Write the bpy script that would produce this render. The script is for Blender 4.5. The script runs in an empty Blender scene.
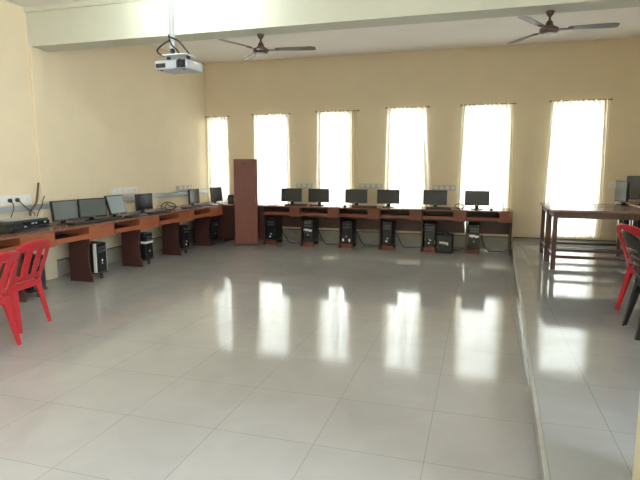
import bpy, bmesh, math, random
from mathutils import Vector, Matrix
random.seed(7)
sc = bpy.context.scene
C = sc.collection
PI = math.pi

# ------------------------------------------------------------------ materials
def srgb(r, g, b):
    f = lambda c: (c/255/12.92) if c/255 <= .04045 else ((c/255+.055)/1.055)**2.4
    return (f(r), f(g), f(b), 1)

def mat(name, col, rough=.5, metal=0., spec=.5, noise=0., nscale=12., bump=0., stretch=None, emit=0., coat=0.):
    m = bpy.data.materials.new(name); m.use_nodes = True
    nt = m.node_tree; b = nt.nodes['Principled BSDF']
    b.inputs['Base Color'].default_value = col
    b.inputs['Roughness'].default_value = rough
    b.inputs['Metallic'].default_value = metal
    b.inputs['Specular IOR Level'].default_value = spec
    if coat: b.inputs['Coat Weight'].default_value = coat; b.inputs['Coat Roughness'].default_value = .08
    if emit:
        b.inputs['Emission Color'].default_value = col
        b.inputs['Emission Strength'].default_value = emit
    if noise or bump:
        tc = nt.nodes.new('ShaderNodeTexCoord'); mp = nt.nodes.new('ShaderNodeMapping')
        nz = nt.nodes.new('ShaderNodeTexNoise'); nz.inputs['Scale'].default_value = nscale
        nz.inputs['Detail'].default_value = 5
        if stretch: mp.inputs['Scale'].default_value = stretch
        nt.links.new(tc.outputs['Object'], mp.inputs['Vector']); nt.links.new(mp.outputs['Vector'], nz.inputs['Vector'])
        if noise:
            cr = nt.nodes.new('ShaderNodeValToRGB')
            cr.color_ramp.elements[0].position = .3; cr.color_ramp.elements[1].position = .7
            cr.color_ramp.elements[0].color = (*[c*(1-noise) for c in col[:3]], 1)
            cr.color_ramp.elements[1].color = (*[min(1, c*(1+noise)) for c in col[:3]], 1)
            nt.links.new(nz.outputs['Fac'], cr.inputs['Fac']); nt.links.new(cr.outputs['Color'], b.inputs['Base Color'])
        if bump:
            bp = nt.nodes.new('ShaderNodeBump'); bp.inputs['Strength'].default_value = bump; bp.inputs['Distance'].default_value = .01
            nt.links.new(nz.outputs['Fac'], bp.inputs['Height']); nt.links.new(bp.outputs['Normal'], b.inputs['Normal'])
    return m

def tile_mat(name, base, ox, oy, size=.61):
    """polished vitrified tiles with thin joints, world-aligned (object at the origin)"""
    m = bpy.data.materials.new(name); m.use_nodes = True
    nt = m.node_tree; b = nt.nodes['Principled BSDF']; N = nt.nodes.new; L = nt.links.new
    tc = N('ShaderNodeTexCoord'); mp = N('ShaderNodeMapping')
    mp.inputs['Location'].default_value = (-ox, -oy, 0)
    L(tc.outputs['Object'], mp.inputs['Vector'])
    br = N('ShaderNodeTexBrick'); br.offset = 0; br.squash = 1
    br.inputs['Scale'].default_value = 1
    br.inputs['Brick Width'].default_value = size; br.inputs['Row Height'].default_value = size
    br.inputs['Mortar Size'].default_value = .0022; br.inputs['Mortar Smooth'].default_value = .2
    br.inputs['Bias'].default_value = 0
    br.inputs['Color1'].default_value = base
    br.inputs['Color2'].default_value = (base[0]*.965, base[1]*.965, base[2]*.965, 1)
    br.inputs['Mortar'].default_value = (base[0]*.66, base[1]*.65, base[2]*.64, 1)
    L(mp.outputs['Vector'], br.inputs['Vector'])
    nz = N('ShaderNodeTexNoise'); nz.inputs['Scale'].default_value = 2.2; nz.inputs['Detail'].default_value = 8
    nz.inputs['Distortion'].default_value = 1.2
    L(tc.outputs['Object'], nz.inputs['Vector'])
    cr = N('ShaderNodeValToRGB'); cr.color_ramp.elements[0].position = .3; cr.color_ramp.elements[1].position = .72
    cr.color_ramp.elements[0].color = (.9, .9, .9, 1); cr.color_ramp.elements[1].color = (1, 1, 1, 1)
    L(nz.outputs['Fac'], cr.inputs['Fac'])
    mx = N('ShaderNodeMix'); mx.data_type = 'RGBA'; mx.blend_type = 'MULTIPLY'; mx.inputs[0].default_value = 1
    L(br.outputs['Color'], mx.inputs[6]); L(cr.outputs['Color'], mx.inputs[7]); L(mx.outputs[2], b.inputs['Base Color'])
    n2 = N('ShaderNodeTexNoise'); n2.inputs['Scale'].default_value = 1.3; n2.inputs['Detail'].default_value = 4
    L(tc.outputs['Object'], n2.inputs['Vector'])
    mr = N('ShaderNodeMapRange'); mr.inputs['To Min'].default_value = .05; mr.inputs['To Max'].default_value = .11
    L(n2.outputs['Fac'], mr.inputs['Value']); L(mr.outputs[0], b.inputs['Roughness'])
    b.inputs['Specular IOR Level'].default_value = .62
    return m

def curtain_mat(name, col, through):
    """sheer cloth: part open weave, part translucent thread, denser in the folds' weave stripes"""
    m = bpy.data.materials.new(name); m.use_nodes = True
    nt = m.node_tree; nt.nodes.clear(); N = nt.nodes.new; L = nt.links.new
    out = N('ShaderNodeOutputMaterial'); tr = N('ShaderNodeBsdfTransparent'); tl = N('ShaderNodeBsdfTranslucent')
    df = N('ShaderNodeBsdfDiffuse'); m1 = N('ShaderNodeMixShader'); m2 = N('ShaderNodeMixShader')
    tl.inputs['Color'].default_value = col; df.inputs['Color'].default_value = col
    tc = N('ShaderNodeTexCoord'); mp = N('ShaderNodeMapping'); mp.inputs['Scale'].default_value = (1, 1, .02)
    nz = N('ShaderNodeTexNoise'); nz.inputs['Scale'].default_value = 16
    L(tc.outputs['Object'], mp.inputs['Vector']); L(mp.outputs['Vector'], nz.inputs['Vector'])
    mr = N('ShaderNodeMapRange'); mr.inputs['From Min'].default_value = .3; mr.inputs['From Max'].default_value = .7
    mr.inputs['To Min'].default_value = max(0, through-.1); mr.inputs['To Max'].default_value = through+.1
    L(nz.outputs['Fac'], mr.inputs['Value'])
    m1.inputs[0].default_value = .3
    L(tl.outputs[0], m1.inputs[1]); L(df.outputs[0], m1.inputs[2])
    L(mr.outputs[0], m2.inputs[0]); L(m1.outputs[0], m2.inputs[1]); L(tr.outputs[0], m2.inputs[2]); L(m2.outputs[0], out.inputs[0])
    return m

def pane_mat():
    m = bpy.data.materials.new('window glass'); m.use_nodes = True
    nt = m.node_tree; nt.nodes.clear(); N = nt.nodes.new; L = nt.links.new
    out = N('ShaderNodeOutputMaterial'); tr = N('ShaderNodeBsdfTransparent'); gl = N('ShaderNodeBsdfGlossy'); mx = N('ShaderNodeMixShader')
    tr.inputs['Color'].default_value = (.95, .97, .97, 1); gl.inputs['Roughness'].default_value = .02
    mx.inputs[0].default_value = .07
    L(tr.outputs[0], mx.inputs[1]); L(gl.outputs[0], mx.inputs[2]); L(mx.outputs[0], out.inputs[0])
    return m

M = dict(
    wall=mat('cream wall paint', (.80, .69, .505, 1), .75, noise=.02, nscale=3, spec=.25),
    pillar=mat('cream pillar paint', (.70, .64, .47, 1), .7, spec=.25),
    beam=mat('off white beam paint', (.62, .62, .53, 1), .7, noise=.02, nscale=3, spec=.25),
    ceil=mat('white ceiling paint', (.84, .81, .78, 1), .85, noise=.02, nscale=2, spec=.2),
    floor=tile_mat('polished floor tiles', (.41, .40, .40, 1), -.22, 2.62),
    dais=tile_mat('polished platform tiles', (.34, .345, .36, 1), .1, 2.3),  # floor tile with the platform's shade put into a darker colour
    riser=mat('step riser tile', (.36, .35, .33, 1), .2, noise=.08, nscale=9),
    skirt=mat('skirting tile', (.36, .35, .29, 1), .25, noise=.08, nscale=7),
    skirt_top=mat('dark skirting cap', (.05, .035, .03, 1), .4),
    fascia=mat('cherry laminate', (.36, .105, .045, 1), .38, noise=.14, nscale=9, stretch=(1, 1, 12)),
    fascia_dark=mat('dark cherry laminate', (.20, .06, .034, 1), .38, noise=.14, nscale=9, stretch=(1, 1, 12)),  # same cherry laminate, darkened in colour for the back row's shade
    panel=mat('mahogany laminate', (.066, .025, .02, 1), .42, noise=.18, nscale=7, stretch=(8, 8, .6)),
    top=mat('brown laminate desktop', (.23, .105, .07, 1), .22, noise=.05, nscale=7, stretch=(1.5, 8, 1)),
    cab=mat('reddish brown cabinet laminate', (.19, .05, .032, 1), .4, noise=.15, nscale=6, stretch=(8, 8, .5)),
    tablewood=mat('dark varnished table wood', (.085, .038, .028, 1), .3, noise=.25, nscale=8, stretch=(7, 7, .7)),
    tabletop=mat('worn brown tabletop', (.22, .13, .10, 1), .25, noise=.12, nscale=6, stretch=(1, 9, 1)),
    black=mat('black plastic', (.012, .013, .015, 1), .38, noise=.1, nscale=40),
    gloss=mat('glossy black plastic', (.012, .014, .018, 1), .15),
    dgrey=mat('dark grey plastic', (.05, .052, .056, 1), .4),
    screen=mat('matt dark lcd screen', (.022, .025, .028, 1), .32, spec=.5),
    screen_grey=mat('grey lcd screen', (.10, .12, .115, 1), .3, spec=.6),  # grey reflection of the bright room put into the base colour
    screen_blue=mat('pale blue lcd screen', (.26, .32, .36, 1), .3, spec=.6),  # bright window reflection put into the base colour
    silver=mat('silver plastic', (.55, .56, .57, 1), .35, metal=.3),
    white=mat('white plastic', (.78, .78, .76, 1), .4),
    box=mat('pale grey switch board', (.52, .53, .52, 1), .5),
    tray=mat('galvanised cable channel', (.42, .46, .50, 1), .4, metal=.35, noise=.08, nscale=20),
    sticker=mat('white sticker', (.85, .85, .85, 1), .5),
    red=mat('red moulded plastic', (.46, .014, .026, 1), .33, noise=.05, nscale=15),
    blackchair=mat('black moulded plastic', (.008, .008, .008, 1), .42, spec=.3),
    fan=mat('brown enamel fan', (.09, .06, .05, 1), .35, metal=.2),
    blade=mat('brown grey fan blade', (.10, .085, .078, 1), .4, metal=.2),
    proj=mat('pale grey projector casing', (.44, .48, .54, 1), .4),
    pole=mat('white enamel pole', (.75, .79, .84, 1), .35),
    curtain=curtain_mat('sheer cream curtain', (.90, .87, .78, 1), .16),
    curtain_dense=curtain_mat('gathered sheer cream curtain', (.85, .80, .66, 1), .08),
    frame=mat('white window frame', (.62, .60, .55, 1), .4),
    grille=mat('painted iron window bars', (.30, .29, .27, 1), .5, metal=.3),
    rod=mat('brass curtain rod', (.30, .20, .10, 1), .35, metal=.5),
    cable=mat('black cable', (.015, .014, .013, 1), .5),
    cable2=mat('brown cable', (.10, .065, .045, 1), .5),
    cable_grey=mat('pale grey cable', (.35, .35, .34, 1), .5),
    led=mat('green led', (.1, .9, .2, 1), .5, emit=1.5),
    tube=mat('fluorescent tube', (.86, 1.0, .93, 1), .5, emit=1.0),
    glass=pane_mat(),
)

# ------------------------------------------------------------------ helpers
def box(bm, x0, x1, y0, y1, z0, z1, mx=None):
    vs = [bm.verts.new((x, y, z)) for x in (x0, x1) for y in (y0, y1) for z in (z0, z1)]
    for f in ((0, 1, 3, 2), (4, 6, 7, 5), (0, 4, 5, 1), (2, 3, 7, 6), (0, 2, 6, 4), (1, 5, 7, 3)):
        bm.faces.new([vs[i] for i in f])
    if mx is not None:
        for v in vs: v.co = mx @ v.co
    return vs

def prism(bm, pts, axis, a0, a1):
    """2D outline extruded along an axis; pts are the other two coordinates in xyz order"""
    def P(p, a):
        q = list(p); q.insert(axis, a); return q
    A = [bm.verts.new(P(p, a0)) for p in pts]; B = [bm.verts.new(P(p, a1)) for p in pts]
    bm.faces.new(A); bm.faces.new(B[::-1]); n = len(pts)
    for i in range(n): bm.faces.new((A[i], B[i], B[(i+1) % n], A[(i+1) % n]))

def tube(bm, pts, r, n=8, r1=None):
    pts = [Vector(p) for p in pts]; rings = []
    for i, p in enumerate(pts):
        t = (pts[min(i+1, len(pts)-1)]-pts[max(i-1, 0)]).normalized()
        u = t.orthogonal().normalized() if not rings else (pu - t*pu.dot(t)).normalized()
        pu = u; w = t.cross(u)
        rr = r if r1 is None else r+(r1-r)*i/(len(pts)-1)
        rings.append([bm.verts.new(p+(u*math.cos(a)+w*math.sin(a))*rr) for a in [2*PI*k/n for k in range(n)]])
    for a, b in zip(rings, rings[1:]):
        for k in range(n): bm.faces.new((a[k], a[(k+1) % n], b[(k+1) % n], b[k]))
    bm.faces.new(rings[0][::-1]); bm.faces.new(rings[-1])

def lathe(bm, prof, c=(0, 0, 0), n=20):
    rings = []
    for r, z in prof:
        rings.append([bm.verts.new((c[0]+r*math.cos(2*PI*k/n), c[1]+r*math.sin(2*PI*k/n), c[2]+z)) for k in range(n)])
    for a, b in zip(rings, rings[1:]):
        for k in range(n): bm.faces.new((a[k], a[(k+1) % n], b[(k+1) % n], b[k]))
    bm.faces.new(rings[0]); bm.faces.new(rings[-1])

def smoothpts(pts, n=6):
    P = [Vector(p) for p in pts]; out = []
    for i in range(len(P)-1):
        p0 = P[max(i-1, 0)]; p1 = P[i]; p2 = P[i+1]; p3 = P[min(i+2, len(P)-1)]
        for k in range(n):
            t = k/n
            out.append(.5*((2*p1)+(-p0+p2)*t+(2*p0-5*p1+4*p2-p3)*t*t+(-p0+3*p1-3*p2+p3)*t**3))
    out.append(P[-1]); return out

def obj(name, bm, m, parent=None, bevel=0., smooth=False, solid=0.):
    bmesh.ops.recalc_face_normals(bm, faces=bm.faces[:])
    me = bpy.data.meshes.new(name); bm.to_mesh(me); bm.free()
    me.materials.append(M[m])
    if smooth:
        for p in me.polygons: p.use_smooth = True
    o = bpy.data.objects.new(name, me); C.objects.link(o)
    if parent: o.parent = parent
    if solid:
        s = o.modifiers.new('solid', 'SOLIDIFY'); s.thickness = solid; s.offset = 0
    if bevel:
        b = o.modifiers.new('bevel', 'BEVEL'); b.width = bevel; b.segments = 2; b.limit_method = 'ANGLE'; b.angle_limit = .6
    return o

def bx(name, m, parent, x0, x1, y0, y1, z0, z1, bevel=0.):
    bm = bmesh.new(); box(bm, x0, x1, y0, y1, z0, z1); return obj(name, bm, m, parent, bevel)

def tag(o, label, cat, group=None, kind=None):
    o['label'] = label; o['category'] = cat
    if group: o['group'] = group
    if kind: o['kind'] = kind
    return o

def thing(name, label, cat, loc=(0, 0, 0), rz=0., group=None):
    o = bpy.data.objects.new(name, None); C.objects.link(o); o.empty_display_size = .1
    o.location = loc; o.rotation_euler = (0, 0, rz)
    return tag(o, label, cat, group)

def struct(name, bm, m, parent=None, bevel=0.):
    o = obj(name, bm, m, parent, bevel)
    if parent is None: o['kind'] = 'structure'
    return o

def dup(root, loc, rz=0., label=None, group=None):
    r = root.copy(); C.objects.link(r); r.location = loc; r.rotation_euler = (0, 0, rz)
    if label: r['label'] = label
    if group: r['group'] = group
    for ch in list(root.children):
        c = ch.copy(); C.objects.link(c); c.parent = r
        for g in ch.children:
            d = g.copy(); C.objects.link(d); d.parent = c
    return r

# ------------------------------------------------------------------ the room
XL, XR, YB, YF = -5.6, 3.05, 10.2, -3.0
ZP = .17                      # height of the raised platform on the right
ZC, ZC2 = 3.64, 3.52          # ceiling behind and in front of the beam
T = .22
def stepx(y): return .365+(y-2.6)*.0345

bm = bmesh.new(); box(bm, XL-T, XR+T, YF-T, YB+T, -.2, 0); struct('floor', bm, 'floor')
bm = bmesh.new()
prism(bm, [(stepx(YF), YF), (XR, YF), (XR, YB), (stepx(YB), YB)], 2, .001, ZP)
plat = struct('floor_platform', bm, 'dais')
bm = bmesh.new()
prism(bm, [(stepx(YF)-.012, YF), (stepx(YF), YF), (stepx(YB), YB), (stepx(YB)-.012, YB)], 2, 0, ZP-.022)
struct('trim_1', bm, 'riser')
bm = bmesh.new()
prism(bm, [(stepx(YF)-.025, YF), (stepx(YF), YF), (stepx(YB), YB), (stepx(YB)-.025, YB)], 2, ZP-.022, ZP+.0005)
struct('trim_2', bm, 'riser', bevel=.004)

# ceilings and beam
bm = bmesh.new(); box(bm, XL-T, XR+T, 5.95, YB+T, ZC, ZC+.2); box(bm, XL-T, XR+T, YF-T, 5.95, ZC2, ZC+.2); struct('ceiling', bm, 'ceil')
bm = bmesh.new()
box(bm, XL, XR, 5.63, 5.95, 3.05, ZC2); box(bm, XL, XR, 5.60, 5.63, ZC2-.06, ZC2); box(bm, XL, XR, 5.95, 5.95+.001, 3.05, ZC)
struct('ceiling_beam', bm, 'beam', bevel=.004)

# windows: x0, x1 of the opening, top
WIN = [(-5.52, -5.12, 2.53), (-4.45, -3.77, 2.55), (-3.07, -2.45, 2.56), (-1.68, -1.00, 2.59), (-.29, .47, 2.60), (1.20, 2.00, 2.62)]
SILL = .30; SILLS = [.80, .36, .36, .36, .36, .30]
bm = bmesh.new()
box(bm, XL-T, XR+T, YB, YB+T, 0, SILL); box(bm, XL-T, XR+T, YB, YB+T, 2.62, ZC)
edges = [XL-T] + [v for w in WIN for v in w[:2]] + [XR+T]
for i in range(0, len(edges), 2): box(bm, edges[i], edges[i+1], YB, YB+T, SILL, 2.62)
for a, b, t in WIN:
    if t < 2.62: box(bm, a, b, YB, YB+T, t, 2.62)
for (a, b, t), z in zip(WIN, SILLS):
    if z > SILL: box(bm, a, b, YB, YB+T, SILL, z)
struct('wall_back', bm, 'wall')
bm = bmesh.new(); box(bm, XL-T, XL, YF-T, YB, 0, ZC); struct('wall_left', bm, 'wall')
# right wall; two unseen windows added to light the left side
bm = bmesh.new()
RW = [(-2.8, -.7), (-.3, 1.9)]
box(bm, XR, XR+T, YF-T, YB, 0, .95); box(bm, XR, XR+T, YF-T, YB, 2.9, ZC)
ys = [YF-T]+[v for w in RW for v in w]+[YB]
for i in range(0, len(ys), 2): box(bm, XR, XR+T, ys[i], ys[i+1], .95, 2.9)
struct('wall_right', bm, 'wall')
FW = []
bm = bmesh.new()
box(bm, XL, XR, YF-T, YF, 0, ZC)
struct('wall_front', bm, 'wall')

# pilaster under the beam on the left wall, pillar at the right
bm = bmesh.new(); box(bm, XL, XL+.045, 5.62, 5.80, 0, 3.05); struct('pilaster', bm, 'wall', bevel=.004)
bm = bmesh.new(); box(bm, .70, 1.02, 1.9, 2.46, ZP, ZC2); struct('pillar', bm, 'pillar', bevel=.006)

# skirting
def skirting(name, x0, x1, y0, y1, inset):
    bm = bmesh.new(); box(bm, x0, x1, y0, y1, 0, .225); o = struct(name, bm, 'skirt')
    bm = bmesh.new(); box(bm, x0-inset[0], x1+inset[1], y0-inset[2], y1+inset[3], .225, .24); obj('baseboard_cap', bm, 'skirt_top', o)
skirting('baseboard_back', XL, stepx(YB)-.03, YB-.012, YB, (0, 0, .004, 0))
skirting('baseboard_left', XL, XL+.012, YF, YB-.012, (0, .004, 0, 0))
bm = bmesh.new(); box(bm, stepx(YB), XR, YB-.012, YB, ZP, .225); o = struct('baseboard_back_platform', bm, 'skirt')
bm = bmesh.new(); box(bm, stepx(YB), XR, YB-.016, YB, .225, .24); obj('baseboard_cap', bm, 'skirt_top', o)

# window units
def window(n, a, b, z0, z1, axis, at, outward, bars=True):
    """frame + pane + grille in an opening; axis 1: opening lies in x at y=at; axis 0: lies in y at x=at"""
    def B(bm, u0, u1, w0, w1, z0, z1):
        lo, hi = sorted((at+outward*w0, at+outward*w1))
        if axis == 1: box(bm, u0, u1, lo, hi, z0, z1)
        else: box(bm, lo, hi, u0, u1, z0, z1)
    bm = bmesh.new(); t = .045
    B(bm, a, b, .09, .15, z0, z0+t); B(bm, a, b, .09, .15, z1-t, z1)
    B(bm, a, a+t, .09, .15, z0+t, z1-t); B(bm, b-t, b, .09, .15, z0+t, z1-t)
    mid = (a+b)/2
    B(bm, mid-.02, mid+.02, .095, .145, z0+t, z1-t)
    zt = z0+(z1-z0)*.72
    B(bm, a+t, mid-.02, .095, .145, zt-.018, zt+.018); B(bm, mid+.02, b-t, .095, .145, zt-.018, zt+.018)
    o = struct('window_%d' % n, bm, 'frame')
    bm = bmesh.new(); B(bm, a+t, b-t, .118, .122, z0+t, z1-t); obj('pane', bm, 'glass', o)
    if bars:
        bm = bmesh.new(); k = int((b-a-.06)/.11)
        for i in range(1, k): B(bm, a+(b-a)*i/k-.006, a+(b-a)*i/k+.006, .055, .067, z0, z1)
        for z in (z0+.45, z0+1.1, z0+1.75):
            if z < z1: B(bm, a, b, .067, .075, z-.01, z+.01)
        obj('grille', bm, 'grille', o)
    return o
for i, (a, b, t) in enumerate(WIN): window(i+1, a, b, SILLS[i], t, 1, YB, 1)
n = 7
for a, b in RW: window(n, a, b, .95, 2.9, 0, XR, 1, False); n += 1

# ------------------------------------------------------------------ curtains
def curtain(x0, x1, ztop, zbot, flareL, flareR, label, dense=None, seed=0, gap=None):
    """rod with brackets and sheer panels; dense = (fraction0, fraction1) of width gathered thick"""
    rnd = random.Random(seed)
    t = thing('curtain', label, 'curtain', ((x0+x1)/2, YB-.052, 0), 0, 'sheer curtains over the back windows')
    cx = (x0+x1)/2
    bm = bmesh.new(); tube(bm, [(x0-.04-cx, 0, ztop+.02), (x1+.04-cx, 0, ztop+.02)], .009, 8)
    rod = obj('curtain_rod', bm, 'rod', t, smooth=True)
    for xx in (x0-.02, x1+.02):
        bm = bmesh.new(); box(bm, xx-cx-.008, xx-cx+.008, 0, .051, ztop+.008, ztop+.032); obj('rod_bracket', bm, 'rod', t)
    def panel(u0, u1, m, folds):
        bm = bmesh.new(); nx = 90; nz = 14; rows = []
        ph = [rnd.uniform(0, 6.28) for _ in range(4)]
        for j in range(nz+1):
            s = j/nz; z = ztop+.03-(ztop+.03-zbot)*s
            fl = flareL*math.sin(s*PI*.62)**1.5; fr = flareR*math.sin(s*PI*.62)**1.5
            row = []
            for i in range(nx+1):
                q = u0+(u1-u0)*i/nx
                x = (x0-fl)+(x1+fr-(x0-fl))*q
                a = q*(x1-x0)*folds
                amp = .014+.010*s
                y = amp*math.sin(a*2*PI+ph[0]+.5*math.sin(3*s+ph[1]))+.008*math.sin(a*3.7+ph[2]+s)
                row.append(bm.verts.new((x-cx, y, z)))
            rows.append(row)
        for r0, r1 in zip(rows, rows[1:]):
            for i in range(nx): bm.faces.new((r0[i], r0[i+1], r1[i+1], r1[i]))
        obj('curtain_panel', bm, m, t, smooth=True)
    if dense: 
        if dense[0] > 0: panel(0, dense[0], 'curtain', 13)
        panel(dense[0], dense[1], 'curtain_dense', 22)
        if dense[1] < 1: panel(dense[1], 1, 'curtain', 13)
    else: panel(0, 1, 'curtain', 13)
    return t
curtain(-5.56, -5.08, 2.53, .72, .02, .04, 'sheer cream curtain in the room corner, left of the tall brown cabinet', None, 1)
curtain(-4.50, -3.73, 2.55, .30, .0, .03, 'sheer cream curtain directly right of the tall brown cabinet', None, 2)
curtain(-3.13, -2.31, 2.57, .30, .02, .03, 'sheer cream curtain with a gathered tan edge on its right, third window from the corner', (.78, 1), 3)
curtain(-1.73, -.97, 2.60, .30, .03, .12, 'sheer cream curtain with a dark seam near its right edge, fourth window from the corner', (.80, .86), 4)
curtain(-.35, .53, 2.61, .30, .04, .04, 'sheer cream curtain behind the rightmost monitor of the back row', (.93, 1), 5)
curtain(1.15, 2.06, 2.63, .28, .04, .04, 'widest sheer cream curtain, behind the two long brown tables', (.90, 1), 6)

# ------------------------------------------------------------------ wiring on the walls
o = bx('cable_channel', 'tray', None, XL, XL+.05, 4.0, 10.1, .965, 1.035, .004)
tag(o, 'long grey metal cable channel running along the left wall above the desks', 'cable channel')
o = bx('conduit', 'wall', None, XL, XL+.018, 4.0, 10.15, 1.040, 1.055)
tag(o, 'thin cream conduit strip just above the grey channel on the left wall', 'conduit')

def board(name, label, w, h, loc, rz, n, m='box', d=.045):
    t = thing(name, label, 'switch board', loc, rz, 'electrical boards on the walls')
    bx('board_body', m, t, -w/2, w/2, -d, 0, -h/2, h/2, .004)
    for i in range(n):
        x = -w/2+w*(i+.5)/n; s = min(.035, w/n*.4)
        k = bx('socket', 'white', t, x-s*.8, x+s*.8, -d-.005, -d, -h*.28, h*.28, .001)
        bm = bmesh.new()
        for dx, dz in ((0, .010), (-.009, -.008), (.009, -.008)):
            box(bm, x+dx-.0025, x+dx+.0025, -d-.0062, -d-.0048, dz-.0025, dz+.0025)
        obj('socket_holes', bm, 'black', k)
    return t
LB = PI/2
board('switch_board', 'white switch board with two black plugs on left wall above the printer', .82, .115, (XL, 5.04, 1.115), LB, 6, 'white')
board('switch_board', 'bright white switch board above the pale blue screen on left wall', .62, .10, (XL, 7.37, 1.13), LB, 4, 'white')
board('switch_board', 'small cream switch board at the far end of the left wall', .50, .09, (XL, 9.2, 1.108), LB, 3)
board('switch_board', 'grey switch board on back wall between the second and third curtains', .36, .085, (-3.40, YB, 1.135), 0, 3)
board('switch_board', 'grey switch board on back wall between the third and fourth curtains', .44, .085, (-2.03, YB, 1.145), 0, 4)
board('switch_board', 'grey switch board on back wall between the fourth and fifth curtains', .42, .10, (-.62, YB, 1.125), 0, 4)
board('switch_plate', 'small square switch plate on back wall left of the two long tables', .10, .08, (.97, YB, 1.14), 0, 1, 'wall', .02)
board('switch_plate', 'small cream socket box on back wall right of the widest curtain', .10, .09, (2.20, YB, 1.21), 0, 1, 'white', .05)
def plug(y, label):
    t = thing('plug', label, 'plug', (XL+.05, y, 1.115), 0, 'black plugs over the printer')
    bm = bmesh.new(); lathe(bm, [(.012, 0), (.024, .004), (.026, .03), (.012, .045)], n=12)
    bmesh.ops.rotate(bm, verts=bm.verts[:], cent=(0, 0, 0), matrix=Matrix.Rotation(PI/2, 3, 'Y'))
    obj('plug_body', bm, 'black', t, smooth=True)
plug(5.10, 'left black plug in the white switch board above the printer')
plug(5.21, 'right black plug in the white switch board above the printer')
def cable(label, pts, r=.006, m='cable', group=None):
    bm = bmesh.new(); tube(bm, smoothpts(pts), r, 6); o = obj('cable', bm, m, None, smooth=True)
    return tag(o, label, 'cable', group)
cable('black cable dropping from the left plug down behind the printer', [(-5.51, 5.1, 1.11), (-5.46, 5.08, 1.03), (-5.50, 5.06, .9), (-5.53, 5.07, .785)], .006)
cable('black cable looping from the right plug down to the printer', [(-5.51, 5.21, 1.11), (-5.45, 5.25, 1.02), (-5.42, 5.35, .93), (-5.44, 5.33, .84), (-5.46, 5.29, .785)], .006)
cable('thick brown cable rising against the left wall behind the printer', [(-5.44, 5.30, .915), (-5.47, 5.34, .97), (-5.53, 5.49, 1.05), (-5.565, 5.56, 1.16), (-5.575, 5.60, 1.32)], .013, 'cable2')
cable('thin black cable running up beside the thick brown cable', [(-5.45, 5.40, .785), (-5.45, 5.43, .93), (-5.49, 5.55, 1.03), (-5.53, 5.61, 1.09), (-5.55, 5.66, 1.14)], .006)

# ------------------------------------------------------------------ computer desks
TZ = .77
def side_panel(parent, x, depth, y_off=0.):
    """curved-front leg panel, 22 mm thick, at local x"""
    pts = [(y_off-.01, 0), (y_off-.01, .07), (y_off+.015, .13), (y_off+.03, .25), (y_off+.028, .40), (y_off+.01, .50), (y_off-.02, .57), (y_off-.02, TZ-.20), (.02, TZ-.20), (.02, TZ-.025), (depth, TZ-.025), (depth, 0)]
    pts = [(max(p[0], -.0) if p[1] > .56 else p[0], p[1]) for p in pts]
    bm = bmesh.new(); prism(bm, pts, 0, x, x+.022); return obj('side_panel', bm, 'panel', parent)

def desk(label, L, slot, panels, cpu_at, modesty, loc, rz, group, depth=.7, pdepth=None, fas='fascia', shift=True):
    """local: x along the desk, front at y=0 facing -y. slot=(x0,x1) keyboard opening, rest is a solid front"""
    t = thing('computer_desk', label, 'desk', loc, rz, group)
    bx('desktop', 'top', t, .0015, L-.0015, -.02, depth, TZ-.025, TZ, .003)
    x0, x1 = slot; zb, zt = TZ-.20, TZ-.025
    # solid drawer box(es)
    for a, b in ((.0015, x0), (x1, L-.0015)):
        if b-a > .05:
            d = bx('drawer_box', fas, t, a, b, -.012, .42, zb, zt, .002)
            bm = bmesh.new(); box(bm, (a+b)/2-.03, (a+b)/2+.03, -.018, -.0125, zt-.035, zt-.028); obj('drawer_pull', bm, 'panel', d)
    # keyboard opening: strip below, tray, back
    bx('keyboard_rail', fas, t, x0, x1, -.012, .006, zb+.02, zb+.085, .002)
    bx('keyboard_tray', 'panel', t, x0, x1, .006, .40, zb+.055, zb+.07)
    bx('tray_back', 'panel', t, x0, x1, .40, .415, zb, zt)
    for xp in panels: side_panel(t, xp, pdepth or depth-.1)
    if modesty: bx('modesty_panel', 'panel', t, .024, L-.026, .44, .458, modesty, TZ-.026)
    if cpu_at is not None:
        s = bx('cpu_stand', 'panel', t, cpu_at, cpu_at+.23, .02, .40, .075, .095, .002)
        bx('stand_foot', 'cab' if modesty else 'panel', s, cpu_at+(.01 if modesty else .09), cpu_at+(.22 if modesty else .13), .03, .05, 0, .075)
        bx('stand_foot', 'panel', s, cpu_at+.01, cpu_at+.22, .36, .38, 0, .075)
    return t
GL = 'computer desks along the left wall'; GBK = 'computer desks along the back wall'
left_labels = ['cherry front computer desk under the black printer, nearest on the left wall',
    'cherry front computer desk under the nearest grey screen on the left wall',
    'cherry front computer desk below the pale blue screen on the left wall',
    'cherry front computer desk with a tangle of cables on top, by the left wall',
    'cherry front computer desk farthest along the left wall, next to the dark corner desk']
for k in range(5):
    desk(left_labels[k], 1.09, (.02, .585), [.59], .725, None, (-4.9, 4.01+1.09*k, 0), PI/2, GL, pdepth=.34)
back_labels = ['dark front desk beside the tall cabinet, under the leftmost monitor of the back row',
    'dark front desk below the second monitor from the left in the back row',
    'dark front desk below the third monitor from the left in the back row',
    'dark front desk below the fourth monitor from the left in the back row',
    'dark front desk over the black case with white lettering on the floor',
    'dark front desk at the right end of the back row beside the platform step']
bp = .765; bx0 = -4.02
for k in range(6):
    desk(back_labels[k], bp, (.022, .55), [0] + ([bp-.024] if k == 5 else []), .03, .315, (bx0+bp*k, 9.47, 0), 0, GBK, depth=.62, fas='fascia_dark')
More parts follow.
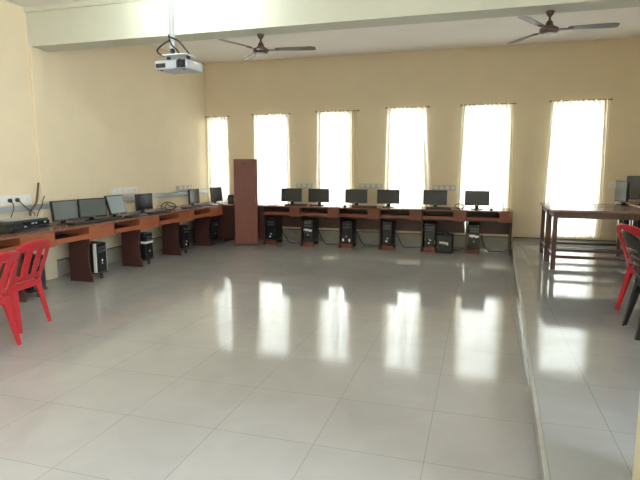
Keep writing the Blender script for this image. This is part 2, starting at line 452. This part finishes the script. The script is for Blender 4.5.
# corner desk, mostly behind the cabinet
t = thing('corner_desk', 'dark brown desk in the room corner behind the tall cabinet', 'desk', (XL+.02, 9.50, 0))
bx('desktop', 'top', t, 0, 1.559, 0, .58, TZ-.025, TZ, .003)
bx('front_panel', 'panel', t, .0, 1.558, .02, .04, .08, TZ-.026)
for x in (.01, .68, 1.537): bx('side_panel', 'panel', t, x, x+.02, .0401, .56, 0, TZ-.026)
bx('drawer_front', 'panel', t, .74, 1.02, .008, .02, .56, .72, .002)

# platform desks on the right
for k in range(2):
    desk(['brown computer desk on the right wall under the large black monitor', 'brown computer desk on the right, nearer along the platform and behind the chairs'][k],
         1.09, (.50, 1.07), [0, 1.065], .08, None, (2.33, 10.14-1.095*k, ZP), -PI/2, 'computer desks on the platform')

# ------------------------------------------------------------------ tall cabinet
t = thing('tall_cabinet', 'tall narrow reddish brown cabinet standing between the left and back desks', 'cabinet', (-4.46, 9.12, 0), .38)
bx('cabinet_body', 'cab', t, 0, .44, .02, .21, 0, 1.66, .003)
d = bx('door', 'cab', t, .004, .436, .0, .018, .06, 1.655, .003)
bx('door_plate', 'panel', d, .13, .25, -.004, 0, 1.56, 1.585)
bx('handle', 'rod', d, .40, .412, -.02, 0, .85, .95, .002)
bx('plinth', 'panel', t, .01, .43, .008, .02, 0, .055)

# ------------------------------------------------------------------ monitors, keyboards, towers
def monitor_parts(t, w, h, zc, tilt, scr, base=.11):
    """monitor faces -y, stands at z=0 of its thing; zc = centre height"""
    Mx = Matrix.Translation((0, 0, zc)) @ Matrix.Rotation(tilt, 4, 'X')
    bm = bmesh.new(); box(bm, -w/2, w/2, -.012, .022, -h/2, h/2, Mx)
    hs = obj('housing', bm, 'black', t, .004)
    bm = bmesh.new(); vs = box(bm, -w*.36, w*.36, .022, .045, -h*.36, h*.36, Mx); obj('back_cover', bm, 'black', hs, .012)
    bm = bmesh.new(); b = .016; box(bm, -w/2+b, w/2-b, -.0135, -.0122, -h/2+b+.006, h/2-b, Mx); obj('screen', bm, scr, t)
    bm = bmesh.new(); box(bm, -.018, .018, -.0145, -.0122, -h/2+.006, -h/2+.012, Mx); obj('badge', bm, 'silver', hs)
    bm = bmesh.new(); prism(bm, [(-.035, .012), (.035, .012), (.028, zc-h*.15), (-.028, zc-h*.15)], 1, .03, .052); obj('stand_neck', bm, 'gloss', t, .004)
    bm = bmesh.new(); lathe(bm, [(base, 0), (base, .006), (base*.9, .012), (.03, .02)], (0, .02, 0), 24)
    for v in bm.verts: v.co.y = .02+(v.co.y-.02)*.75
    obj('stand_base', bm, 'gloss', t, smooth=False)
def monitor(label, loc, rz, w=.43, h=.27, zc=.19, tilt=-.05, scr='screen', group=None):
    t = thing('monitor', label, 'monitor', loc, rz, group)
    monitor_parts(t, w, h, zc, tilt, scr); return t
GM = 'monitors along the back wall desks'
bm_pos = [(-3.525, .41, 'leftmost monitor of the back row, beside the tall cabinet'),
    (-2.965, .41, 'second black monitor from the left in the back row'),
    (-2.22, .43, 'third black monitor from the left in the back row'),
    (-1.61, .43, 'fourth black monitor from the left, in front of the curtain with a dark seam'),
    (-.755, .43, 'fifth black monitor from the left, below the grey switch board'),
    (-.025, .43, 'rightmost black monitor of the back row, in front of a bright curtain')]
rot = [.05, -.04, .10, 0, 0, .03]
first = None
for k, (x, w, lab) in enumerate(bm_pos):
    z = TZ+.001
    if first is None: first = monitor(lab, (x, 9.74, z), rot[k], .42, .262, .195, -.06, 'screen', GM)
    else: dup(first, (x, 9.74, z), rot[k], lab, GM)
GML = 'monitors along the left wall desks'
TZm = TZ+.001
monitor('nearest grey faced monitor on the left wall, right of the printer', (-5.27, 5.70, TZm), PI/2-.05, .42, .27, .18, -.12, 'screen_grey', GML)
monitor('wide monitor with dark grey face, between two other screens on the left wall', (-5.27, 6.23, TZm), PI/2-.22, .45, .27, .175, -.08, 'screen_grey', GML)
m3 = monitor('monitor with pale blue face tilted back under the bright switch board', (-5.27, 6.74, TZm), PI/2-.02, .37, .30, .18, -.30, 'screen_blue', GML)
monitor('black monitor standing right of the pale blue screen on the left wall', (-5.25, 7.42, TZm), PI/2-.05, .40, .27, .18, -.02, 'gloss', GML)
monitor('black monitor turned edge-on, on the farthest left wall desk', (-5.22, 8.95, TZm), PI/2+.0, .36, .28, .185, -.02, 'gloss', GML)
monitor('dark monitor in the room corner in front of the first curtain', (-5.14, 9.70, TZm), PI/2-.10, .38, .29, .185, -.12, 'screen', GML)
GMR = 'monitors on the platform furniture'
monitor('small grey faced monitor on the right end of the farther long table', (2.02, 8.74, ZP+.796), -1.30, .32, .31, .20, 0, 'screen_grey', GMR)
monitor('large black monitor cut by the right edge of the photo', (2.43, 9.20, ZP+TZm), -.10, .48, .36, .26, 0, 'gloss', GMR)

def keyboard(label, loc, rz, group=None, first=[None]):
    if first[0]: return dup(first[0], loc, rz, label, group)
    t = thing('keyboard', label, 'keyboard', loc, rz, group)
    bm = bmesh.new(); prism(bm, [(-.07, 0), (.07, 0), (.07, .024), (-.07, .012)], 0, -.22, .22); obj('keyboard_body', bm, 'black', t, .003)
    bm = bmesh.new()
    for r in range(5):
        y = -.052+r*.024
        for c in range(20):
            x = -.205+c*.0205; z = .0125+(y+.07)*.0857
            box(bm, x, x+.017, y-.009, y+.009, z, z+.006)
    obj('keys', bm, 'dgrey', t); first[0] = t; return t
def mouse(label, loc, rz, group=None, first=[None]):
    if first[0]: return dup(first[0], loc, rz, label, group)
    t = thing('mouse', label, 'mouse', loc, rz, group)
    bm = bmesh.new(); lathe(bm, [(.5, 0), (.52, .2), (.45, .6), (.25, .92), (.02, 1)], n=16)
    for v in bm.verts: v.co = Vector((v.co.x*.058, v.co.y*.105, v.co.z*.034))
    obj('mouse_body', bm, 'black', t, smooth=True)
    bx('scroll_wheel', 'dgrey', t, -.003, .003, -.035, -.02, .026, .034); first[0] = t; return t
GK = 'keyboards on the desks'
keyboard('black keyboard in front of the nearest grey screen on the left wall', (-5.05, 5.80, TZm), PI/2-.1, GK)
keyboard('black keyboard in front of the wide dark grey screen on the left wall', (-5.06, 6.32, TZm), PI/2-.2, GK)
keyboard('black keyboard in front of the pale blue screen', (-5.04, 6.88, TZm), PI/2+.15, GK)
keyboard('black keyboard in front of the black monitor right of the pale blue screen', (-5.03, 7.50, TZm), PI/2, GK)
keyboard('black keyboard near the cables on the left wall desks', (-5.08, 8.56, TZm), PI/2, GK)
keyboard('black keyboard on the farthest left wall desk', (-5.06, 9.02, TZm), PI/2, GK)
keyboard('black keyboard before the leftmost back row monitor', (-3.38, 9.60, TZm), .05, GK)
keyboard('black keyboard before the third back row monitor', (-2.02, 9.575, TZm), -.05, GK)
keyboard('black keyboard before the fifth back row monitor', (-.68, 9.60, TZm), .0, GK)
GMo = 'mice on the desks'
mouse('black mouse right of the leftmost back row monitor', (-3.07, 9.60, TZm), 0, GMo)
mouse('black mouse left of the third back row monitor', (-2.40, 9.57, TZm), 0, GMo)
mouse('black mouse beside the rightmost back row monitor', (.22, 9.62, TZm), 0, GMo)
# papers, small speakers
for (x, y, rz, lab) in ((-3.86, 9.66, .2, 'white paper sheet on the back desk right of the tall cabinet'), (-5.06, 9.40, .5, 'white paper sheet at the far end of the left desks')):
    bm = bmesh.new(); box(bm, -.105, .105, -.148, .148, 0, .004); o = obj('paper_sheet', bm, 'sticker'); o.location = (x, y, TZm); o.rotation_euler = (0, 0, rz)
    tag(o, lab, 'paper')
t = thing('small_speaker', 'small black speaker beside the corner monitor', 'speaker', (-4.90, 9.86, TZm), .5)
bx('speaker_body', 'black', t, -.06, .06, -.05, .05, 0, .17, .006)
bm = bmesh.new(); lathe(bm, [(.04, 0), (.04, .004), (.02, .001)], n=16)
bmesh.ops.rotate(bm, verts=bm.verts[:], cent=(0, 0, 0), matrix=Matrix.Rotation(PI/2, 3, 'X'))
bmesh.ops.translate(bm, verts=bm.verts[:], vec=(0, -.05, .09)); obj('speaker_cone', bm, 'dgrey', t)

# CPU towers: face -y, origin on the ground centre front
def tower(label, loc, rz, w=.19, d=.40, h=.40, style=0, group='computer towers under the desks', name='computer_tower'):
    t = thing(name, label, 'computer tower', loc, rz, group)
    bx('case', 'black', t, -w/2, w/2, .012, d, 0, h, .004)
    f = bx('front_panel', 'gloss', t, -w/2, w/2, -.01, .012, .003, h-.003, .008)
    bx('drive_bay', 'dgrey', f, -w*.38, w*.38, -.013, -.009, h*.80, h*.88, .001)
    bx('drive_bay', 'dgrey', f, -w*.38, w*.38, -.013, -.009, h*.68, h*.76, .001)
    bm = bmesh.new(); lathe(bm, [(.012, 0), (.012, .005), (.008, .007)], n=14)
    bmesh.ops.rotate(bm, verts=bm.verts[:], cent=(0, 0, 0), matrix=Matrix.Rotation(PI/2, 3, 'X'))
    bmesh.ops.translate(bm, verts=bm.verts[:], vec=(0, -.009, h*.30)); obj('power_button', bm, 'silver', f)
    if style == 1:      # silver side stripes
        for s in (-1, 1):
            bm = bmesh.new()
            prism(bm, [(s*w*.5, 0.0), (s*(w*.5+.012), 0.0), (s*(w*.5+.012), h), (s*w*.5, h)] if s > 0 else [(-w*.5-.012, 0), (-w*.5, 0), (-w*.5, h), (-w*.5-.012, h)], 1, -.004, .045)
            obj('side_stripe', bm, 'white', f, .003)
        bx('lower_badge', 'sticker', f, -.012, .012, -.013, -.010, h*.36, h*.44)
    if style == 2:      # white band across the front
        bx('front_band', 'sticker', f, -w*.5-.001, w*.5+.001, -.0125, .08, h*.60, h*.69)
    if style == 3:      # torn white sticker with lettering-like strokes
        bm = bmesh.new()
        box(bm, -w*.42, w*.10, -.0125, -.0102, h*.50, h*.58); box(bm, w*.06, w*.42, -.0125, -.0102, h*.46, h*.55); box(bm, -w*.2, -w*.1, -.0125, -.0102, h*.46, h*.51)
        obj('front_sticker', bm, 'sticker', f)
    if style == 4:      # two small bright marks low on the front
        bx('front_badge', 'sticker', f, -w*.42, -w*.26, -.0125, -.0102, h*.08, h*.20)
        bx('front_badge', 'sticker', f, w*.22, w*.38, -.0125, -.0102, h*.06, h*.20)
    if style == 5:
        bm = bmesh.new(); lathe(bm, [(.018, 0), (.018, .003)], n=14)
        bmesh.ops.rotate(bm, verts=bm.verts[:], cent=(0, 0, 0), matrix=Matrix.Rotation(PI/2, 3, 'X'))
        bmesh.ops.translate(bm, verts=bm.verts[:], vec=(-.01, -.010, h*.16)); obj('front_badge', bm, 'sticker', f)
        bx('front_badge', 'sticker', f, .0, .03, -.0125, -.0102, h*.26, h*.30)
    return t
SZ = .096
for k, (st, lab) in enumerate([(0, 'black tower with blue grey front behind the red chairs'), (1, 'black computer tower with white side stripes under a left wall desk'),
        (2, 'black computer tower with a white band, second visible under the left desks'),
        (5, 'black computer tower under the left wall desk with cables'), (0, 'black computer tower under the farthest left wall desk')]):
    tower(lab, (-4.93, 4.01+1.09*k+.725+.115, SZ), PI/2, style=st)
bt = [(5, 'black computer tower beside the tall cabinet under the back desks'), (3, 'black tower with torn white sticker, second from left under the back desks'),
      (4, 'black tower with two small bright marks low on its front, back row'), (5, 'black tower with a round white badge, fourth along the back row'),
      (5, 'black tower directly left of the black case with white lettering'), (3, 'black tower with white sticker, rightmost under the back desks')]
for k, (st, lab) in enumerate(bt):
    tower(lab, (bx0+bp*k+.03+.115, 9.50, SZ), 0, w=.19, h=.42, style=st)
tower('black computer tower in the shade under the right-hand platform desk', (2.36, 10.14-.08-.115, ZP+SZ), -PI/2, style=0)
tower('black computer tower under the nearer platform desk behind the red chair', (2.36, 10.14-1.095-.08-.115, ZP+SZ), -PI/2, style=0)
# black case with white lettering
t = thing('equipment_case', 'squat black case with white lettering standing on the floor under the back desks', 'case', (-.545, 9.40, 0))
bx('case_body', 'black', t, -.145, .145, 0, .30, .0, .33, .025)
bm = bmesh.new()
x = -.085
for w_, h0, h1 in ((.02, .175, .215), (.016, .18, .21), (.02, .172, .212), (.02, .168, .208), (.018, .162, .205), (.026, .15, .20)):
    box(bm, x, x+w_, -.003, 0, h0, h1); x += w_+.006
obj('lettering', bm, 'sticker', t)
bm = bmesh.new(); tube(bm, smoothpts([(-.06, .15, .325), (-.05, .15, .355), (.05, .15, .355), (.06, .15, .325)]), .008, 6); obj('carry_handle', bm, 'black', t, smooth=True)

# cables under and on the desks
for k in range(6):
    x = bx0+bp*k+.27
    r = random.Random(k+3)
    pts = [(x, 9.75, .30), (x+.06, 9.84, .10+r.uniform(0, .05)), (x+.14, 9.84, .012), (x+.26, 9.84+r.uniform(-.03, .03), .012), (x+.40, 9.86, .012), (x+.455, 9.85, .05)]
    cable(['black cable trailing on the floor right of the tall cabinet', 'black cable trailing on the floor under the second back desk', 'black cable trailing on the floor under the third back desk',
           'black cable trailing on the floor under the fourth back desk', 'black cable behind the black case with white lettering', 'black cable trailing on the floor under the last back desk before the step'][k],
          pts, .009, 'cable', 'cables under the back desks')
    if k in (0, 2, 3, 5):
        pts = [(x, 9.90, .32), (x+.12, 9.98, .18), (x+.26, 9.99, .13), (x+.42, 9.93, .20)]
        cable({0: 'pale cable hanging low behind the leftmost back desk', 2: 'pale cable hanging low behind the third back desk', 3: 'pale cable hanging low behind the fourth back desk', 5: 'pale cable hanging low behind the last back desk'}[k],
              pts, .005, 'cable_grey', 'cables under the back desks')
for k, (x, y, lab) in enumerate([(-.33, 9.62, 'black cable loops lying between the two rightmost back row monitors')]):
    pts = [(x+.0, y, TZ+.01), (x-.07, y+.08, TZ+.06), (x, y+.14, TZ+.09), (x+.09, y+.08, TZ+.05), (x+.04, y-.02, TZ+.012), (x-.05, y+.05, TZ+.012), (x-.10, y+.12, TZ+.012)]
    cable(lab, pts, .007)
pts = [(-5.2, 7.85, TZ+.014), (-5.3, 7.98, TZ+.08), (-5.28, 8.12, TZ+.13), (-5.15, 8.17, TZ+.08), (-5.1, 8.05, TZ+.022), (-5.2, 7.95, TZ+.022), (-5.3, 8.15, TZ+.10), (-5.35, 8.3, TZ+.05), (-5.25, 8.4, TZ+.016)]
cable('tangled black cable looping on the left wall desk between two monitors', pts, .010)
pts = [(-5.1, 7.78, TZ+.012), (-5.3, 7.82, TZ+.03), (-5.35, 8.0, TZ+.07), (-5.2, 8.1, TZ+.02), (-5.05, 8.2, TZ+.012), (-5.2, 8.3, TZ+.012)]
cable('pale grey cable coiled in the tangle on the left wall desk', pts, .008, 'cable_grey')

# ------------------------------------------------------------------ printer
t = thing('printer', 'black printer with a pale grey lid on the nearest left wall desk', 'printer', (-5.13, 4.99, TZm-.0), PI/2-.0)
bx('printer_body', 'black', t, -.34, .30, 0, .36, .015, .11, .012)
bx('output_tray', 'gloss', t, -.26, .22, -.03, .05, .0, .05, .006)
bx('printer_lid', 'dgrey', t, -.335, .295, .02, .355, .11, .130, .006)
bx('scanner_cover', 'silver', t, -.22, .27, .05, .34, .130, .138, .003)
c = bx('control_panel', 'gloss', t, -.10, .28, -.012, .03, .06, .108, .006)
for x in (.0, .05, .19): bx('panel_button', 'silver', c, x, x+.035, -.017, -.012, .078, .095, .002)
bx('paper_slot', 'dgrey', t, -.28, -.14, -.004, .0, .04, .055)
bx('status_light', 'white', t, -.10, -.075, -.016, -.008, .05, .066)
for x in (-.3, .26): bx('rubber_foot', 'black', t, x-.02, x+.02, .05, .09, 0, .015); bx('rubber_foot', 'black', t, x-.02, x+.02, .27, .31, 0, .015)

# ------------------------------------------------------------------ moulded plastic chairs
def plastic_chair(label, loc, rz, m, seed=0, ladder=False, group=None, lean=.0):
    """armless monobloc chair; faces +y, origin on the floor at its centre"""
    t = thing('plastic_chair', label, 'chair', loc, rz, group)
    W = .43; SH = .43
    # seat: dished grid
    bm = bmesh.new(); n = 12; rows = []
    for j in range(n+1):
        v = j/n; y = -.20+.42*v; w = (.19+.035*v)*(1-.12*max(0, v-.85)/.15)
        rows.append([bm.verts.new((w*(2*i/n-1), y, SH-.022*math.cos((i/n-.5)*PI)*math.sin(v*PI)-(.03*max(0, v-.8)/.2))) for i in range(n+1)])
    for a, b in zip(rows, rows[1:]):
        for i in range(n): bm.faces.new((a[i], a[i+1], b[i+1], b[i]))
    obj('seat', bm, m, t, smooth=True, solid=.012)
    bm = bmesh.new()   # apron under the seat
    pts = [(-.19, -.20), (-.225, .20), (.225, .20), (.19, -.20)]
    for i in range(4):
        a, b = pts[i], pts[(i+1) % 4]
        v = [bm.verts.new((a[0], a[1], SH)), bm.verts.new((b[0], b[1], SH)), bm.verts.new((b[0], b[1], SH-.05)), bm.verts.new((a[0], a[1], SH-.05))]
        bm.faces.new(v)
    obj('seat_skirt', bm, m, t, solid=.01)
    # backrest
    bm = bmesh.new(); nu, nv = 30, 20; g = []
    for j in range(nv+1):
        v = j/nv
        row = []
        for i in range(nu+1):
            u = 2*i/nu-1
            hw = .195+.035*math.sin(v*PI*.7)
            top = .42-.045*abs(u)**2.6
            z = SH+.0+v*top
            y = -.205-.13*v-.03*v*v+.055*u*u*(.4+.6*v)
            row.append(bm.verts.new((hw*u, y, z)))
        g.append(row)
    for j in range(nv):
        for i in range(nu):
            u = 2*(i+.5)/nu-1; v = (j+.5)/nv; hole = False
            if ladder:
                hole = abs(u) < .70 and v < .80 and (int(v*nv) % 3 == 1)
            else:
                for c, hw2 in ((-.60, .12), (0, .13), (.60, .12)):
                    if abs(u-c) < hw2 and .22 < v < .80: hole = True
                if v < .1 and abs(u) < .75: hole = True
            if not hole: bm.faces.new((g[j][i], g[j][i+1], g[j+1][i+1], g[j+1][i]))
    for v in [v for v in bm.verts if not v.link_faces]: bm.verts.remove(v)
    obj('backrest', bm, m, t, smooth=True, solid=.014)
    # legs: tapered L sections
    for sx in (-1, 1):
        for sy in (-1, 1):
            bm = bmesh.new()
            tx, ty = (sx*.185, -.195) if sy < 0 else (sx*.205, .185)
            bxx, by = (sx*.215, -.27) if sy < 0 else (sx*.215, .215)
            def sect(x, y, z, s):
                th = .010
                L = [(0, 0), (-sx*s, 0), (-sx*s, -sy*th), (-sx*th, -sy*th), (-sx*th, -sy*s), (0, -sy*s)]
                return [bm.verts.new((x+a, y+b, z)) for a, b in L]
            R = [sect(tx+(bxx-tx)*q, ty+(by-ty)*q, SH*(1-q), .07-.032*q) for q in (0, .5, 1)]
            bm.faces.new(R[0]); bm.faces.new(R[2][::-1])
            for a, b in zip(R, R[1:]):
                for k in range(6): bm.faces.new((a[k], a[(k+1) % 6], b[(k+1) % 6], b[k]))
            obj('leg', bm, m, t)
    return t
GC = 'red plastic chairs'
plastic_chair('red plastic chair farther from the camera at the left desks', (-4.31, 3.88, 0), PI/2+.10, 'red', group=GC)
plastic_chair('red plastic chair at the left edge of the photo, nearest the camera', (-3.99, 3.21, 0), PI/2+.22, 'red', group=GC)
plastic_chair('red plastic chair behind the black chair on the platform', (1.62, 5.40, ZP), -PI/2+.30, 'red', group=GC)
plastic_chair('glossy black plastic chair with slotted back on the platform at right edge', (1.51, 4.79, ZP), -PI/2, 'blackchair', ladder=True)

# ------------------------------------------------------------------ long tables on the platform
def long_table(label, y0, y1, first=[None]):
    x0, x1 = .96, 2.10
    t = thing('long_table', label, 'table', (x0, y0, ZP), 0, 'long brown tables on the platform')
    W, D, H = x1-x0, y1-y0, .795
    bx('tabletop', 'tabletop', t, -.03, W+.03, -.03, D+.0, H-.028, H, .004)
    bm = bmesh.new(); box(bm, .05, W-.05, .012, .032, H-.11, H-.028); box(bm, .05, W-.05, D-.032, D-.012, H-.11, H-.028)
    box(bm, .012, .032, .05, D-.05, H-.11, H-.028); box(bm, W-.032, W-.012, .05, D-.05, H-.11, H-.028)
    obj('apron', bm, 'tablewood', t)
    for x in (0, W-.055):
        for y in (0, D-.055): bx('leg', 'tablewood', t, x, x+.055, y, y+.055, 0, H-.028, .003)
    for y in (.012, D-.045): bx('stretcher', 'tablewood', t, .055, W-.055, y, y+.03, .15, .19, .002)
    for x in (.012, W-.042): bx('stretcher', 'tablewood', t, x, x+.03, .055, D-.055, .15, .19, .002)
long_table('nearer of the two long brown wooden tables on the platform', 7.50, 8.16)
long_table('farther of the two long brown wooden tables, next to the bright window', 8.24, 8.93)

# ------------------------------------------------------------------ ceiling fans
def fan(label, loc, ang, L=.60):
    """origin at the ceiling"""
    t = thing('ceiling_fan', label, 'ceiling fan', loc, 0, 'brown ceiling fans')
    bm = bmesh.new(); lathe(bm, [(.040, 0), (.042, -.008), (.03, -.035), (.013, -.055)]); obj('canopy', bm, 'fan', t, smooth=True)
    bm = bmesh.new(); tube(bm, [(0, 0, -.05), (0, 0, -.13)], .012, 10); obj('downrod', bm, 'fan', t, smooth=True)
    bm = bmesh.new(); lathe(bm, [(.015, -.085), (.03, -.10), (.04, -.135), (.07, -.155), (.09, -.165), (.092, -.19), (.08, -.205), (.04, -.212), (.01, -.214)], n=28); mt = obj('motor', bm, 'fan', t, smooth=True)
    bm = bmesh.new(); lathe(bm, [(.05, -.211), (.052, -.214), (.03, -.220), (.005, -.221)], n=24); obj('motor_cap', bm, 'silver', mt, smooth=True)
    for k in range(3):
        a = ang+k*2*PI/3
        R = Matrix.Rotation(a, 4, 'Z') @ Matrix.Translation((0, 0, -.178)) @ Matrix.Rotation(math.radians(-9), 4, 'X')
        bm = bmesh.new(); box(bm, .07, .22, -.02, .02, -.004, .004, R); obj('blade_bracket', bm, 'fan', t)
        bm = bmesh.new()
        ol = [(.17, -.035), (.19, -.045), (L-.05, -.062), (L, -.045), (L+.006, 0), (L, .045), (L-.05, .055), (.19, .042), (.17, .035)]
        A = [bm.verts.new(R @ Vector((x, y, .006))) for x, y in ol]; B = [bm.verts.new(R @ Vector((x, y, .010))) for x, y in ol]
        bm.faces.new(A); bm.faces.new(B[::-1])
        for i in range(len(ol)): bm.faces.new((A[i], B[i], B[(i+1) % len(ol)], A[(i+1) % len(ol)]))
        obj('fan_blade', bm, 'blade', t)
    return t
fan('brown three blade ceiling fan right of the projector', (-2.50, 5.90, 3.05), math.radians(10), .64)
fan('brown three blade ceiling fan over the platform side', (.60, 5.86, 3.05), math.radians(2), .62)

# ------------------------------------------------------------------ projector
t = thing('projector_mount', 'white ceiling pole with black cables holding up the projector', 'projector mount', (-2.315, 3.72, 0))
bm = bmesh.new(); tube(bm, [(0, 0, 2.44), (0, 0, ZC2)], .022, 14); obj('pole', bm, 'pole', t, smooth=True)
bm = bmesh.new(); lathe(bm, [(.07, ZC2-.012), (.07, ZC2)], n=20); obj('ceiling_plate', bm, 'pole', t)
bx('bracket_plate', 'pole', t, -.05, .15, -.07, .09, 2.38, 2.388)
bm = bmesh.new(); box(bm, -.012, .012, -.012, .012, 2.388, 2.46); box(bm, -.04, -.03, -.02, .02, 2.3435, 2.38); box(bm, .13, .14, -.02, .02, 2.3435, 2.38); obj('bracket_arm', bm, 'black', t)
for pts in ([(.0, -.025, 2.50), (-.07, -.04, 2.46), (-.115, -.03, 2.42), (-.06, 0, 2.385), (.0, .03, 2.40)], [(.0, -.025, 2.52), (.07, -.03, 2.49), (.11, -.01, 2.44), (.12, .05, 2.40), (.12, .09, 2.392)],
            [(-.01, -.03, 2.54), (.01, -.035, 2.47), (.05, -.03, 2.43), (.06, .02, 2.39)]):
    bm = bmesh.new(); tube(bm, smoothpts(pts), .006, 6); obj('cable', bm, 'cable', t, smooth=True)
t = thing('projector', 'pale grey projector hanging below the white ceiling pole', 'projector', (-2.27, 3.72, 2.272), -.06)
bx('projector_body', 'proj', t, -.145, .145, -.10, .12, .0, .065, .010)
bx('top_cover', 'proj', t, -.13, .13, -.085, .11, .065, .070, .003)
bm = bmesh.new(); lathe(bm, [(.026, 0), (.030, .004), (.030, .014), (.022, .015), (.018, .006), (.001, .006)], n=24)
bmesh.ops.rotate(bm, verts=bm.verts[:], cent=(0, 0, 0), matrix=Matrix.Rotation(PI/2, 3, 'X'))
bmesh.ops.translate(bm, verts=bm.verts[:], vec=(.095, -.103, .035))
l = obj('lens', bm, 'gloss', t, smooth=True)
bx('lens_surround', 'black', t, .055, .135, -.104, -.099, .004, .062, .003)
v = bx('front_vent', 'black', t, -.130, -.045, -.104, -.099, .012, .044, .004)
for k in range(4): bx('vent_slat', 'dgrey', v, -.125, -.05, -.107, -.104, .015+.007*k, .018+.007*k)
bx('side_vent', 'silver', t, .143, .147, -.05, .08, .012, .05, .002)
for x in (-.10, .10): bx('foot', 'dgrey', t, x-.01, x+.01, -.08, -.06, -.006, .0)

# ------------------------------------------------------------------ tube lights on the front ceiling, two of them added for fill
def tube_light(label, x, y):
    t = thing('tube_light', label, 'ceiling light', (x, y, ZC2), 0, 'tube lights on the front ceiling')
    bx('light_housing', 'white', t, -.62, .62, -.035, .035, -.045, 0, .004)
    bm = bmesh.new(); tube(bm, [(-.59, 0, -.065), (.59, 0, -.065)], .014, 12); obj('lamp_tube', bm, 'tube', t, smooth=True)
    for x in (-.60, .60): bx('lamp_holder', 'white', t, x-.01, x+.01, -.016, .016, -.085, -.045)
tube_light('lit white tube light fixed in front of the ceiling beam', -3.15, 5.0)
tube_light('lit white tube light on the left part of the front ceiling', -3.15, 1.0)  # unseen lamp added to brighten the room and back wall
tube_light('lit white tube light on the front ceiling above the photographer', .0, 1.0)  # second unseen lamp, added for general fill light

# ------------------------------------------------------------------ light
w = bpy.data.worlds.new('daylight'); sc.world = w; w.use_nodes = True
bg = w.node_tree.nodes['Background']; bg.inputs['Color'].default_value = (.90, .96, 1.0, 1); 
# sky brighter towards the sunny side (+X), dimmer behind the back wall
nt = w.node_tree; tc = nt.nodes.new('ShaderNodeTexCoord'); sx = nt.nodes.new('ShaderNodeSeparateXYZ'); mr = nt.nodes.new('ShaderNodeMapRange')
nt.links.new(tc.outputs['Generated'], sx.inputs[0]); nt.links.new(sx.outputs['X'], mr.inputs['Value'])
mr.interpolation_type = 'SMOOTHSTEP'
mr.inputs['From Min'].default_value = .45; mr.inputs['From Max'].default_value = .95
mr.inputs['To Min'].default_value = 3.4; mr.inputs['To Max'].default_value = 14
nt.links.new(mr.outputs[0], bg.inputs['Strength'])
def portal(loc, rot, sx, sy):
    l = bpy.data.lights.new('daylight_portal', 'AREA'); l.shape = 'RECTANGLE'; l.size = sx; l.size_y = sy; l.cycles.is_portal = True
    o = bpy.data.objects.new('daylight_portal', l); C.objects.link(o); o.location = loc; o.rotation_euler = rot
for a, b, tt in WIN: portal(((a+b)/2, YB+T+.01, (SILL+tt)/2), (-PI/2, 0, 0), b-a, tt-SILL)
for a, b in RW: portal((XR+T+.01, (a+b)/2, 1.925), (0, PI/2, 0), 1.95, b-a)
M['tube'].node_tree.nodes['Principled BSDF'].inputs['Emission Strength'].default_value = 45

# ------------------------------------------------------------------ camera
f = 525.
yaw = math.atan2(160, math.hypot(f, 75)); pitch = math.atan2(75, f)
cam = bpy.data.cameras.new('camera'); co = bpy.data.objects.new('camera', cam); C.objects.link(co)
co.location = (0, 0, 1.55); co.rotation_euler = (PI/2-pitch, 0, yaw)
cam.sensor_width = 36; cam.lens = f/640*36; cam.clip_start = .05
sc.camera = co
sc.view_settings.view_transform = 'Standard'; sc.view_settings.look = 'None'; sc.view_settings.gamma = 1
sc.view_settings.use_curve_mapping = False
sc.view_settings.exposure = 1.5
sc.cycles.use_denoising = True
sc.cycles.max_bounces = 10; sc.cycles.diffuse_bounces = 6; sc.cycles.transparent_max_bounces = 12
